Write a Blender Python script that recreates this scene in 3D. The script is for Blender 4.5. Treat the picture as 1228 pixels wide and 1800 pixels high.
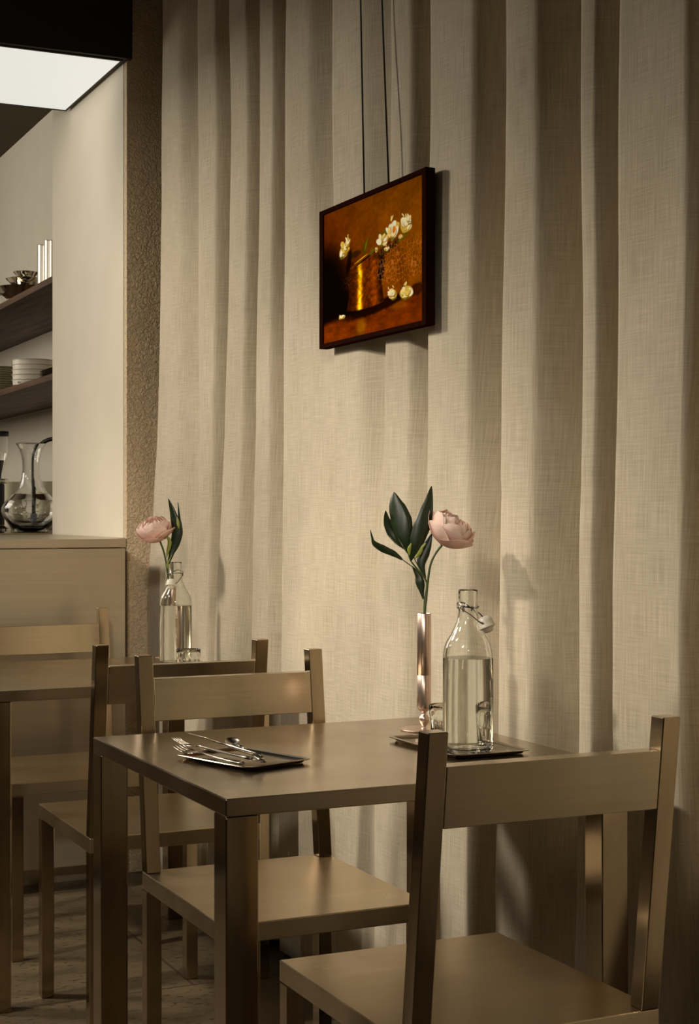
import bpy, bmesh, math, random
import numpy as np
from mathutils import Vector, Matrix, noise

# ------------------------------------------------------------------ camera
TH = math.radians(24.916); F = 2782.0; H = 1.134
sc = bpy.context.scene
C = sc.collection
for o in list(bpy.data.objects): bpy.data.objects.remove(o)
cam = bpy.data.cameras.new('camera'); camo = bpy.data.objects.new('camera', cam); C.objects.link(camo)
camo.location = (0, 0, H); camo.rotation_euler = (math.pi/2, 0, -TH)
cam.sensor_fit = 'VERTICAL'; cam.sensor_height = 36; cam.lens = F/1800*36; cam.clip_start = .05
sc.camera = camo
# ------------------------------------------------------------------ world and exposure
sc.view_settings.view_transform = 'Standard'; sc.view_settings.look = 'None'
sc.view_settings.gamma = 1; sc.view_settings.use_curve_mapping = False
sc.view_settings.exposure = 0.0
w = bpy.data.worlds.new('world'); sc.world = w; w.use_nodes = True
w.node_tree.nodes['Background'].inputs[0].default_value = (1, .85, .65, 1)
w.node_tree.nodes['Background'].inputs[1].default_value = .02
# ------------------------------------------------------------------ lights
def aim(o, t):
    o.rotation_euler = (Vector(t)-o.location).to_track_quat('-Z', 'Y').to_euler()
def spot(name, loc, tgt, power, size, blend, radius, col=(1, .84, .62)):
    l = bpy.data.lights.new(name, 'SPOT'); l.energy = power; l.spot_size = math.radians(size); l.spot_blend = blend
    l.shadow_soft_size = radius; l.color = col
    o = bpy.data.objects.new(name, l); C.objects.link(o); o.location = loc; aim(o, tgt); return o
def area(name, loc, tgt, power, sx, sy, col=(1, .84, .62)):
    l = bpy.data.lights.new(name, 'AREA'); l.shape = 'RECTANGLE'; l.size = sx; l.size_y = sy; l.energy = power; l.color = col
    o = bpy.data.objects.new(name, l); C.objects.link(o); o.location = loc; aim(o, tgt); return o
WARM = (1, .90, .75)
spot('main_spot', (-1.7, 3.20, 3.30), (1.5, 3.0, .95), 380, 76, .9, .12, WARM)
area('side_light', (-.60, 4.50, 2.5), (1.5, 2.3, 1.0), 51, .32, .32, WARM)
spot('peony_fill_spot', (-.8, 1.0, 2.5), (1.38, 2.62, 1.05), 115, 17, 1.0, .22, WARM)  # fill added from camera-left to brighten the front peony
spot('front_spot', (-.9, -1.7, 2.7), (1.60, 4.8, .60), 480, 18, 1.0, .15, WARM)
area('room_fill', (-1.6, -.6, 3.3), (-.6, .2, 0), 4, 1.6, 1.0, (1, .86, .66))  # weak overhead fill added so the steel has a lit room to reflect
area('kitchen_light', (-.7, 7.6, 2.35), (1.9, 7.3, 1.7), 40, 1.8, 1.3, (1, .92, .79))
area('jamb_fill', (-1.9, 5.35, 2.45), (1.46, 5.3, 1.8), 7, .5, .3, (1, .92, .79))  # extra fill added out of view to brighten the pale jamb

# ------------------------------------------------------------------ helpers
def Wp(px, py, D):
    l = (px-614)/F*D
    return Vector((math.cos(TH)*l+math.sin(TH)*D, -math.sin(TH)*l+math.cos(TH)*D, H-(py-900)/F*D))
def tagp(o, label=None, cat=None, group=None, kind=None):
    if label: o['label'] = label
    if cat: o['category'] = cat
    if group: o['group'] = group
    if kind: o['kind'] = kind
    return o
def empty(name, loc, rz=0, label=None, cat=None, group=None):
    o = bpy.data.objects.new(name, None); C.objects.link(o); o.location = loc; o.rotation_euler = (0, 0, rz)
    o.empty_display_size = .05
    return tagp(o, label, cat, group)
def mesh(name, verts, faces, m=None, parent=None, smooth=False, loc=None, bevel=0, solid=0, sub=0):
    me = bpy.data.meshes.new(name); me.from_pydata([tuple(v) for v in verts], [], faces); me.update()
    return link(name, me, m, parent, smooth, loc, bevel, solid, sub)
def link(name, me, m=None, parent=None, smooth=False, loc=None, bevel=0, solid=0, sub=0):
    if m: me.materials.append(m)
    o = bpy.data.objects.new(name, me); C.objects.link(o)
    if parent: o.parent = parent
    if loc: o.location = loc
    if smooth:
        for p in me.polygons: p.use_smooth = True
    if solid:
        md = o.modifiers.new('s', 'SOLIDIFY'); md.thickness = solid; md.offset = 0
    if bevel:
        md = o.modifiers.new('b', 'BEVEL'); md.width = bevel; md.segments = 2; md.limit_method = 'ANGLE'; md.angle_limit = math.radians(40)
    if sub:
        md = o.modifiers.new('u', 'SUBSURF'); md.levels = sub; md.render_levels = sub
    return o
def BM(): return bmesh.new()
def fin(name, bm, m=None, parent=None, **k):
    me = bpy.data.meshes.new(name); bmesh.ops.recalc_face_normals(bm, faces=bm.faces); bm.to_mesh(me); bm.free()
    return link(name, me, m, parent, **k)
def abox(bm, x0, x1, y0, y1, z0, z1, sh=(0, 0)):
    # box whose top is shifted by sh
    v = [bm.verts.new((x, y, z0)) for x, y in ((x0, y0), (x1, y0), (x1, y1), (x0, y1))] + \
        [bm.verts.new((x+sh[0], y+sh[1], z1)) for x, y in ((x0, y0), (x1, y0), (x1, y1), (x0, y1))]
    for f in ((3, 2, 1, 0), (4, 5, 6, 7), (0, 1, 5, 4), (1, 2, 6, 5), (2, 3, 7, 6), (3, 0, 4, 7)):
        bm.faces.new([v[i] for i in f])
def box(name, x0, x1, y0, y1, z0, z1, m, parent=None, bevel=0, sh=(0, 0)):
    bm = BM(); abox(bm, x0, x1, y0, y1, z0, z1, sh); return fin(name, bm, m, parent, bevel=bevel)
def lathe_data(prof, n=48, closed=False, mod=None):
    V = []; Fc = []; rings = []
    for i, (r, z) in enumerate(prof):
        if r < 1e-6:
            V.append((0, 0, z)); rings.append([len(V)-1])
        else:
            ids = []
            for k in range(n):
                a = 2*math.pi*k/n
                rr = r*(mod(a, z, i) if mod else 1)
                V.append((rr*math.cos(a), rr*math.sin(a), z)); ids.append(len(V)-1)
            rings.append(ids)
    m = len(rings)
    for i in range(m if closed else m-1):
        A = rings[i]; B = rings[(i+1) % m]
        for k in range(n):
            k2 = (k+1) % n
            if len(A) == 1 and len(B) == 1: break
            if len(A) == 1: Fc.append((A[0], B[k2], B[k]))
            elif len(B) == 1: Fc.append((A[k], A[k2], B[0]))
            else: Fc.append((A[k], A[k2], B[k2], B[k]))
    return V, Fc
def lathe(name, prof, m, parent=None, n=48, closed=False, mod=None, loc=None, smooth=True, sharp=None):
    V, Fc = lathe_data(prof, n, closed, mod)
    bm = BM(); vs = [bm.verts.new(v) for v in V]
    for f in Fc: bm.faces.new([vs[i] for i in f])
    o = fin(name, bm, m, parent, smooth=smooth, loc=loc)
    if smooth:
        o.data.set_sharp_from_angle(angle=math.radians(sharp or 45))
    return o
def tube_bm(bm, pts, r, n=10, radii=None):
    pts = [Vector(p) for p in pts]; prev = None; rings = []
    up = Vector((0, 0, 1))
    for i, p in enumerate(pts):
        t = (pts[min(i+1, len(pts)-1)]-pts[max(i-1, 0)]).normalized()
        if prev is None:
            a = t.cross(up)
            if a.length < .1: a = t.cross(Vector((1, 0, 0)))
            a.normalize()
        else:
            a = (prev-t*prev.dot(t)).normalized()
        prev = a; b = t.cross(a); rr = radii[i] if radii else r
        rings.append([bm.verts.new(p+a*rr*math.cos(2*math.pi*k/n)+b*rr*math.sin(2*math.pi*k/n)) for k in range(n)])
    for A, B in zip(rings, rings[1:]):
        for k in range(n): bm.faces.new((A[k], A[(k+1) % n], B[(k+1) % n], B[k]))
    bm.faces.new(rings[0][::-1]); bm.faces.new(rings[-1])
def smooth_path(P, k=6):
    P = [Vector(p) for p in P]; out = []
    for i in range(len(P)-1):
        p0 = P[max(i-1, 0)]; p1 = P[i]; p2 = P[i+1]; p3 = P[min(i+2, len(P)-1)]
        for j in range(k):
            t = j/k
            out.append(.5*((2*p1)+(p2-p0)*t+(2*p0-5*p1+4*p2-p3)*t*t+(-p0+3*p1-3*p2+p3)*t**3))
    out.append(P[-1]); return out
def tube(name, pts, r, m, parent=None, n=10, radii=None, k=6):
    bm = BM(); P = smooth_path(pts, k) if k > 1 else [Vector(p) for p in pts]
    if radii: radii = list(np.interp(np.linspace(0, 1, len(P)), np.linspace(0, 1, len(radii)), radii))
    tube_bm(bm, P, r, n, radii); return fin(name, bm, m, parent, smooth=True)
def copy_tree(o, parent=None):
    c = o.copy(); C.objects.link(c); c.parent = parent
    for ch in [x for x in bpy.data.objects if x.parent == o]: copy_tree(ch, c)
    return c

# ------------------------------------------------------------------ materials
def newmat(name):
    m = bpy.data.materials.new(name); m.use_nodes = True; nt = m.node_tree
    return m, nt, nt.nodes['Principled BSDF']
def N(nt, t, **k):
    n = nt.nodes.new(t)
    for a, b in k.items():
        if a in n.inputs: n.inputs[a].default_value = b
        else: setattr(n, a, b)
    return n
def plain(name, col, rough=.5, metal=0, var=0, scale=20, bump=0, **k):
    m, nt, p = newmat(name)
    p.inputs['Base Color'].default_value = (*col, 1); p.inputs['Roughness'].default_value = rough; p.inputs['Metallic'].default_value = metal
    for a, b in k.items(): p.inputs[a.replace('_', ' ')].default_value = b
    tc = N(nt, 'ShaderNodeTexCoord'); nz = N(nt, 'ShaderNodeTexNoise'); nz.inputs['Scale'].default_value = scale; nz.inputs['Detail'].default_value = 5
    nt.links.new(tc.outputs['Object'], nz.inputs['Vector'])
    if var:
        mx = N(nt, 'ShaderNodeMix', data_type='RGBA', blend_type='MIX')
        mx.inputs[6].default_value = (*[c*(1-var) for c in col], 1); mx.inputs[7].default_value = (*[min(1, c*(1+var)) for c in col], 1)
        nt.links.new(nz.outputs[0], mx.inputs[0]); nt.links.new(mx.outputs[2], p.inputs['Base Color'])
    if bump:
        b = N(nt, 'ShaderNodeBump'); b.inputs['Strength'].default_value = bump; b.inputs['Distance'].default_value = .002
        nt.links.new(nz.outputs[0], b.inputs['Height']); nt.links.new(b.outputs[0], p.inputs['Normal'])
    return m
def steel(name, col, rough, stretch=(3, 220, 223), bump=.12, rv=.08):
    m, nt, p = newmat(name)
    p.inputs['Metallic'].default_value = 1
    tc = N(nt, 'ShaderNodeTexCoord'); mp = N(nt, 'ShaderNodeMapping'); mp.inputs['Scale'].default_value = stretch
    nz = N(nt, 'ShaderNodeTexNoise'); nz.inputs['Scale'].default_value = 1; nz.inputs['Detail'].default_value = 4
    nt.links.new(tc.outputs['Object'], mp.inputs[0]); nt.links.new(mp.outputs[0], nz.inputs['Vector'])
    n2 = N(nt, 'ShaderNodeTexNoise'); n2.inputs['Scale'].default_value = 7; n2.inputs['Detail'].default_value = 4
    nt.links.new(tc.outputs['Object'], n2.inputs['Vector'])
    mr = N(nt, 'ShaderNodeMapRange'); mr.inputs[1].default_value = .3; mr.inputs[2].default_value = .7
    mr.inputs[3].default_value = rough-rv; mr.inputs[4].default_value = rough+rv
    nt.links.new(n2.outputs[0], mr.inputs[0]); nt.links.new(mr.outputs[0], p.inputs['Roughness'])
    mx = N(nt, 'ShaderNodeMix', data_type='RGBA')
    mx.inputs[6].default_value = (*[c*.86 for c in col], 1); mx.inputs[7].default_value = (*[c*1.1 for c in col], 1)
    nt.links.new(nz.outputs[0], mx.inputs[0]); nt.links.new(mx.outputs[2], p.inputs['Base Color'])
    b = N(nt, 'ShaderNodeBump'); b.inputs['Strength'].default_value = bump; b.inputs['Distance'].default_value = .0006
    nt.links.new(nz.outputs[0], b.inputs['Height']); nt.links.new(b.outputs[0], p.inputs['Normal'])
    return m
SC = (.54, .45, .32)
M_steel = steel('brushed_steel', SC, .20, bump=.03, rv=.05)
M_top = steel('brushed_tabletop_steel', (.41, .34, .245), .22, bump=.03, rv=.05)
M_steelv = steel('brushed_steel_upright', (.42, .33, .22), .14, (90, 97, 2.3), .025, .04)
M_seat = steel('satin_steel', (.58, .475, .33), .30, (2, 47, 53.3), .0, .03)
M_counter = steel('counter_steel', (.54, .46, .34), .36, (1.2, 60, 90), .12, .05)
M_counter.node_tree.nodes['Principled BSDF'].inputs['Metallic'].default_value = .85
M_chrome = plain('polished_steel', (.78, .74, .67), .08, 1, .05, 30)
M_cup = plain('satin_cup_steel', (.42, .38, .32), .30, 1, .05, 30)
M_cut = plain('cutlery_steel', (.46, .41, .34), .20, 1, .05, 30)
M_tray = plain('tray_steel', (.24, .20, .15), .14, 1, .1, 30)
M_copper = plain('copper', (.70, .54, .45), .30, 1, .06, 25)
M_black = plain('black_plastic', (.012, .010, .008), .35, 0, .2, 40)
M_dark = plain('dark_lacquer', (.010, .006, .004), .6, 0, .3, 3)
M_frame = plain('dark_walnut', (.018, .005, .003), .6, 0, .4, 60, Specular_IOR_Level=0)
M_white = plain('white_porcelain', (.80, .74, .62), .3, 0, .02, 10)
M_cream = plain('cream_stoneware', (.66, .62, .46), .28, 0, .05, 12)
M_wire = plain('bail_wire', (.16, .14, .12), .25, 1, .05, 20)
M_cable = plain('black_cable', (.012, .010, .008), .5, 0, .1, 30)
M_green = plain('leaf_green', (.013, .024, .006), .36, 0, .35, 40)
M_lime = plain('young_leaf_green', (.26, .30, .05), .4, 0, .3, 40)
M_stem = plain('stem_green', (.05, .075, .018), .42, 0, .3, 60)
def glass(name, col=(1, 1, 1), ior=1.45, rough=0):
    m, nt, p = newmat(name)
    p.inputs['Base Color'].default_value = (*col, 1); p.inputs['Roughness'].default_value = rough
    p.inputs['Transmission Weight'].default_value = 1; p.inputs['IOR'].default_value = ior
    return m
M_glass = glass('clear_glass', (.97, .98, .96)); M_water = glass('water', (.99, 1, .99), 1.33)
def plaster(name, col, sc_=9, bump=.1, var=.07, fine=0, fs=90, dist=.004):
    m, nt, p = newmat(name); p.inputs['Roughness'].default_value = .85; p.inputs['Specular IOR Level'].default_value = .2
    tc = N(nt, 'ShaderNodeTexCoord'); nz = N(nt, 'ShaderNodeTexNoise'); nz.inputs['Scale'].default_value = sc_; nz.inputs['Detail'].default_value = 8
    nt.links.new(tc.outputs['Object'], nz.inputs['Vector'])
    mx = N(nt, 'ShaderNodeMix', data_type='RGBA')
    mx.inputs[6].default_value = (*[c*(1-var) for c in col], 1); mx.inputs[7].default_value = (*[c*(1+var) for c in col], 1)
    nt.links.new(nz.outputs[0], mx.inputs[0]); nt.links.new(mx.outputs[2], p.inputs['Base Color'])
    h = nz.outputs[0]
    if fine:
        n2 = N(nt, 'ShaderNodeTexNoise'); n2.inputs['Scale'].default_value = fs; n2.inputs['Detail'].default_value = 3; n2.inputs['Distortion'].default_value = 1.2
        nt.links.new(tc.outputs['Object'], n2.inputs['Vector'])
        cr = N(nt, 'ShaderNodeMapRange'); cr.inputs[1].default_value = .40; cr.inputs[2].default_value = .60
        nt.links.new(n2.outputs[0], cr.inputs[0]); h = cr.outputs[0]
    b = N(nt, 'ShaderNodeBump'); b.inputs['Strength'].default_value = bump if not fine else fine; b.inputs['Distance'].default_value = dist
    nt.links.new(h, b.inputs['Height']); nt.links.new(b.outputs[0], p.inputs['Normal'])
    return m
M_plaster = plaster('pale_plaster', (.63, .575, .475), 6, .12)
M_stucco = plaster('tan_stucco', (.62, .49, .33), 5, .5, .1, .75, 75, .005)
M_room = plaster('room_plaster', (.045, .03, .02), 3, .1)
M_ceil = plaster('dark_ceiling', (.07, .05, .03), 3, .1)
def floor_mat():
    m, nt, p = newmat('travertine_tiles'); p.inputs['Roughness'].default_value = .45
    tc = N(nt, 'ShaderNodeTexCoord'); L = nt.links.new
    n1 = N(nt, 'ShaderNodeTexNoise'); n1.inputs['Scale'].default_value = 3.5; n1.inputs['Detail'].default_value = 8; n1.inputs['Roughness'].default_value = .65
    mp = N(nt, 'ShaderNodeMapping'); mp.inputs['Scale'].default_value = (1, 2.4, 1)
    L(tc.outputs['Object'], mp.inputs[0]); L(mp.outputs[0], n1.inputs['Vector'])
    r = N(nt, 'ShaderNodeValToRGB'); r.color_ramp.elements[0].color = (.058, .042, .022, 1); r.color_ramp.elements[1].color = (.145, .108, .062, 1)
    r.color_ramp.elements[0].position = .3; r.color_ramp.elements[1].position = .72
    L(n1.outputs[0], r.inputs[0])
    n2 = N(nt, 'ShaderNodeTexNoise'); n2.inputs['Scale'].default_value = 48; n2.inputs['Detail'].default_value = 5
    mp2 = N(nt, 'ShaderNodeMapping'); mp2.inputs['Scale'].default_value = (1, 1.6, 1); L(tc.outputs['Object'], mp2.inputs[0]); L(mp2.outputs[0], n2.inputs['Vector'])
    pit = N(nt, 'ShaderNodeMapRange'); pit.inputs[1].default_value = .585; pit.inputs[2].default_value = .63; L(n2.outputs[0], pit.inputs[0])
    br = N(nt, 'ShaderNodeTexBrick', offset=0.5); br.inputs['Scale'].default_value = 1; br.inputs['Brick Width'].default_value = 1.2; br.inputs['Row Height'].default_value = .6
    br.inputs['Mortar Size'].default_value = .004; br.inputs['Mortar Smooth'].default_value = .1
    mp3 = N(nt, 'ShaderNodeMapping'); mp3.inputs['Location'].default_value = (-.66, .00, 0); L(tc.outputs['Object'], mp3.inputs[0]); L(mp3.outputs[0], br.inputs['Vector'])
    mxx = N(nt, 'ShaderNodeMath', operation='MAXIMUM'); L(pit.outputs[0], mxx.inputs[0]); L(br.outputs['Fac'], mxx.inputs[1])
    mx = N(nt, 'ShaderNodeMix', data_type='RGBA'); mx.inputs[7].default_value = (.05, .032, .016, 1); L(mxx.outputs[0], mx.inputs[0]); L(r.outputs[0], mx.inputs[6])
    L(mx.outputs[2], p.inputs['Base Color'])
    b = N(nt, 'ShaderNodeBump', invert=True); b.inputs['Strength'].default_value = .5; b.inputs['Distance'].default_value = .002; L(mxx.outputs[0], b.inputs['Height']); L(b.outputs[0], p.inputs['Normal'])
    return m
M_floor = floor_mat()
def wood_mat():
    m, nt, p = newmat('dark_wood'); p.inputs['Roughness'].default_value = .5; p.inputs['Specular IOR Level'].default_value = .15; L = nt.links.new
    tc = N(nt, 'ShaderNodeTexCoord'); mp = N(nt, 'ShaderNodeMapping'); mp.inputs['Scale'].default_value = (30, 2.0, 30); L(tc.outputs['Object'], mp.inputs[0])
    n = N(nt, 'ShaderNodeTexNoise'); n.inputs['Scale'].default_value = 1; n.inputs['Detail'].default_value = 6; L(mp.outputs[0], n.inputs['Vector'])
    r = N(nt, 'ShaderNodeValToRGB'); r.color_ramp.elements[0].color = (.030, .014, .006, 1); r.color_ramp.elements[1].color = (.14, .068, .032, 1)
    r.color_ramp.elements[0].position = .35; r.color_ramp.elements[1].position = .7
    L(n.outputs[0], r.inputs[0]); L(r.outputs[0], p.inputs['Base Color']); return m
M_wood = wood_mat()
def linen():
    m, nt, p = newmat('linen_weave'); p.inputs['Roughness'].default_value = .95; p.inputs['Specular IOR Level'].default_value = .1; L = nt.links.new
    p.inputs['Sheen Weight'].default_value = .15
    uv = N(nt, 'ShaderNodeUVMap', uv_map='UVMap'); sp = N(nt, 'ShaderNodeSeparateXYZ'); L(uv.outputs[0], sp.inputs[0])
    def mth(op, a, b=None):
        n = N(nt, 'ShaderNodeMath', operation=op)
        for i, x in enumerate((a, b)):
            if x is None: continue
            if isinstance(x, (int, float)): n.inputs[i].default_value = x
            else: L(x, n.inputs[i])
        return n.outputs[0]
    def nzs(sx, sy, sc2=1, d=3):
        mp = N(nt, 'ShaderNodeMapping'); mp.inputs['Scale'].default_value = (sx, sy, 1); L(uv.outputs[0], mp.inputs[0])
        n = N(nt, 'ShaderNodeTexNoise', noise_dimensions='2D'); n.inputs['Scale'].default_value = sc2; n.inputs['Detail'].default_value = d; L(mp.outputs[0], n.inputs['Vector']); return n.outputs[0]
    P = .0024
    su = mth('SINE', mth('MULTIPLY', sp.outputs[0], 2*math.pi/P)); sv = mth('SINE', mth('MULTIPLY', sp.outputs[1], 2*math.pi/P))
    wv = mth('MULTIPLY', su, sv)                       # -1..1 plain weave
    a = nzs(330, 12); b = nzs(14, 420); c = nzs(5, 2.2, 1, 4)
    t = mth('ADD', mth('MULTIPLY', mth('SUBTRACT', a, .5), .55), mth('MULTIPLY', mth('SUBTRACT', b, .5), .40))
    t = mth('ADD', t, mth('MULTIPLY', wv, .22))
    t = mth('ADD', t, mth('MULTIPLY', mth('SUBTRACT', c, .5), .35))
    fac = mth('ADD', t, .5)
    r = N(nt, 'ShaderNodeValToRGB'); e = r.color_ramp.elements
    e[0].position = 0; e[0].color = (.28, .225, .145, 1); e[1].position = 1; e[1].color = (.78, .69, .54, 1)
    L(fac, r.inputs[0]); L(r.outputs[0], p.inputs['Base Color'])
    bp = N(nt, 'ShaderNodeBump'); bp.inputs['Strength'].default_value = .35; bp.inputs['Distance'].default_value = .0012
    L(t, bp.inputs['Height']); L(bp.outputs[0], p.inputs['Normal'])
    return m
M_linen = linen()

# ------------------------------------------------------------------ room shell
def st(o): o['kind'] = 'structure'; return o
WY = 4.81; RX = 1.461; RE = 5.734; KX = 1.873; PZ = 2.55
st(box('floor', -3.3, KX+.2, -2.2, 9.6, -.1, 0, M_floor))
st(box('ceiling', -3.3, 1.96, -2.2, WY+.1, 3.5, 3.6, M_ceil))
st(box('wall_right', 1.92, 1.96, -2.2, WY, 0, 3.5, M_room))
st(box('wall_left', -3.3, -3.2, -2.2, 9.6, 0, 3.6, M_room))
st(box('wall_near', -3.2, 1.96, -2.3, -2.2, 0, 3.6, M_room))
# far wall pier beside the opening, its outer face stucco and its jamb pale plaster
st(box('wall_far', RX+.0015, KX+.1, WY, WY+.03, 0, 3.5, M_stucco))
st(box('wall_jamb', RX, KX+.1, WY+.031, RE, 0, 3.5, M_plaster))
st(box('wall_kitchen_right', KX, KX+.1, RE, 9.6, 0, 3.5, M_plaster))
st(box('wall_kitchen_far', -3.2, KX+.1, 9.5, 9.6, 0, 3.5, M_plaster))
st(box('ceiling_kitchen', -3.2, KX, WY+.12, 9.5, 3.03, 3.13, M_ceil))
st(box('trim_1', -3.2, RX+.012, WY-.025, WY+.10, PZ+.004, 3.5, M_dark))

for k in range(7):  # pale strips added on the unseen near wall for the steel to reflect
    st(box('near_reflection_strip', -3.0+k*.72, -3.0+k*.72+(.34 if k % 2 else .22), -2.199, -2.14, 0, 3.0, M_plaster))
for k in range(5):  # same on the left wall, added for streaks in the steel's reflections
    st(box('left_reflection_strip', -3.199, -3.15, -1.6+k*1.1, -1.6+k*1.1+.4, 0, 2.6, M_plaster))

# luminous ceiling panel over the counter
t = empty('light_panel', (.16, 5.15, PZ), 0, 'glowing white rectangular light panel set above the steel counter', 'ceiling light')
m, nt, p = newmat('lit_diffuser'); p.inputs['Base Color'].default_value = (.02, .02, .02, 1)
p.inputs['Emission Color'].default_value = (1, .975, .88, 1); p.inputs['Emission Strength'].default_value = .78
pl = RX-.012-.16
box('diffuser', -2.6, pl-.006, -.335, .335, .002, .010, m, t)
bm = BM()
abox(bm, pl-.006, pl, -.345, .345, 0, .07); abox(bm, -2.61, pl-.006, .335, .345, 0, .07); abox(bm, -2.61, pl-.006, -.345, -.335, 0, .07); abox(bm, -2.61, pl-.006, -.335, .335, .011, .07)
fin('housing', bm, M_dark, t)

# unseen plate added to trim the top and near side of the spotlight beam
bm = BM(); abox(bm, 0, .012, -.48, 1.6, 0, .569); abox(bm, 0, .012, -1.9, -.481, -1.4, .569)
o = fin('light_blocker', bm, M_black); o.location = (-1.05, 3.2, 2.93); tagp(o, 'added black plate out of view, trimming the spotlight beam', 'light blocker')
o = box('light_blocker', 0, .01, -1.0, .66, 0, .60, M_black); o.location = (-.17, 4.16, 2.39); o.rotation_euler = (0, 0, math.radians(-36))  # second added plate, dims the side light towards the curtain top
tagp(o, 'added black plate out of view, cutting the side light off the curtain top', 'light blocker')
# ------------------------------------------------------------------ curtain
def curtain():
    rows = [(3.44, 0), (2.1, 0), (1.34, 1), (.95, 2), (.02, 3)]
    E = [(286, 276, 262, 240), (350, 350, 346, 340), (405, 395, 381, 362), (458, 449, 443, 432), (504, 499, 496, 490), (583, 590, 590, 590), (690, 677, 664, 659),
         (756, 752, 749, 745), (887, 884, 878, 868), (1022, 1022, 1020, 1008), (1092, 1084, 1078, 1072)]
    A = [(.07, .055, .045, .040), (.15, .13, .10, .10), (.13, .11, .08, .08), (.11, .085, .060, .06), (.060, .012, .007, .008), (.050, .036, .016, .018),
         (.080, .066, .040, .045), (.16, .13, .085, .10), (.27, .22, .15, .18), (.18, .155, .12, .13), (.12, .10, .080, .12)]
    S0 = [.5, .55, .55, .5, .5, .5, .55, .62, .42, .35, .80]; WR = 1
    XC = 1.530
    knots_z = [2.1, 1.34, .95, .02]
    def ev(tab, z):
        return float(np.interp(-z, [-2.1, -1.34, -.95, -.02], tab))
    nper = 40
    zs = list(np.concatenate([np.linspace(3.44, 2.2, 10), np.linspace(2.15, .022, 64)]))
    V = []; UV = []; ncol = None; urest = None
    for z in [1.2]+zs:
        cr = []
        for tab in E:
            a = TH+math.atan((ev(tab, z)-614)/F); cr.append(XC/math.tan(a))
        am = [ev(t_, z) for t_ in A]
        y = cr[-1]; k = 0                          # carry on past the frame towards the camera's side
        rnd = random.Random(5)
        while y > -1.9:
            d = rnd.uniform(.14, .34); y -= d; cr.append(y+.01*math.sin(z*2+k)); am.append(rnd.uniform(.035, .07)); k += 1
        pts = []
        y0 = cr[0]+.0
        for i in range(len(cr)-1):
            L_ = cr[i]-cr[i+1]; a = am[i]; wr = min(.5*a, .22*L_); tv = 1-wr/L_
            for j in range(nper):
                t_ = j/nper
                if t_ < tv:
                    s = t_/tv; g_ = min(1, max(0, (s-S0[i])/(.95-S0[i]) if i < 11 else (s-.5)/.45)); d = a*(.16*s**1.6+.84*g_*g_*(3-2*g_))
                else:
                    s = (t_-tv)/(1-tv); d = a*.5*(1+math.cos(math.pi*s))
                pts.append((XC+d, cr[i]-t_*L_))
        # left end turns back into the corner
        pre = [(XC+.10, min(y0+.035, WY-.02)), (XC+.06, y0+.03), (XC+.03, y0+.018), (XC+.008, y0+.006)]
        pts = pre+pts
        if urest is None:
            urest = [0]
            for a_, b_ in zip(pts, pts[1:]): urest.append(urest[-1]+math.hypot(a_[0]-b_[0], a_[1]-b_[1]))
            continue
        for ci, (x, y) in enumerate(pts):
            n_ = noise.noise(Vector((y*3.1, z*2.3, 1.7)))*.006+noise.noise(Vector((y*9, z*(5 if z < 1.2 else 2.5), 4.2)))*.0026
            V.append((x+n_, y, z)); UV.append((urest[ci], z))
        ncol = len(pts)
    Fc = []
    for r in range(len(zs)-1):
        for c in range(ncol-1):
            i = r*ncol+c; Fc.append((i, i+ncol, i+ncol+1, i+1))
    me = bpy.data.meshes.new('curtain'); me.from_pydata(V, [], Fc); me.update()
    uvl = me.uv_layers.new(name='UVMap'); vi = np.empty(len(me.loops), dtype=np.int32); me.loops.foreach_get('vertex_index', vi)
    uvl.data.foreach_set('uv', np.array(UV, dtype=np.float32)[vi].ravel())
    o = link('curtain', me, M_linen, None, smooth=True, solid=.0016)
    tagp(o, 'floor-length beige linen curtain falling in deep folds behind the tables', 'curtain')
curtain()

# ------------------------------------------------------------------ bar counter
t = empty('bar_counter', (0, 4.62, 0), 0, 'brushed steel bar counter with a plain front panel below the pale opening', 'counter')
CT = 1.053; CXR = 1.404; y0 = 4.625-4.62
box('countertop', -2.6, CXR, y0, WY-4.622, CT-.026, CT, M_counter, t, .0012)
box('counter_ledge', -2.6, RX-.002, WY-4.622+.001, RE-4.62-.06, CT-.026, CT-.0005, M_counter, t, .0012)
box('front_panel', -2.6, CXR-.002, y0+.002, y0+.03, .078, CT-.0285, M_counter, t, .0008)
box('side_panel', CXR-.03, CXR-.004, y0+.031, WY-4.622, .078, CT-.0285, M_counter, t, .0008)
box('plinth', -2.6, CXR-.07, .15, .185, .0, .077, M_counter, t, .0008)
t = empty('kitchen_counter', (0, 7.5, 0), 0, 'dark steel kitchen worktop below the wooden shelves, behind the bar', 'counter')
box('worktop', .95, KX-.003, RE+.002-7.5, 1.9, CT-.012, CT+.0045, M_tray, t, .001)
for k in range(3):
    d = box('cabinet_body', 1.0, KX-.01, RE+.02-7.5+k*1.2, RE+1.2-7.5+k*1.2, .0, CT-.014, M_counter, t, .001)

# ------------------------------------------------------------------ shelves
SZ = ((1.989, 2.014, 'dark wooden wall shelf holding steel cups and bowls, the upper of two'), (1.626, 1.650, 'dark wooden wall shelf holding stacked white dishes, the lower of two'))
for a, b, lab in SZ:
    o = box('wall_shelf', 0, KX-.0005-1.48, 0, 3.6, 0, b-a, M_wood, None, .001); o.location = (1.48, RE+.002, a); tagp(o, lab, 'shelf', 'wooden kitchen shelves')

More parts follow.
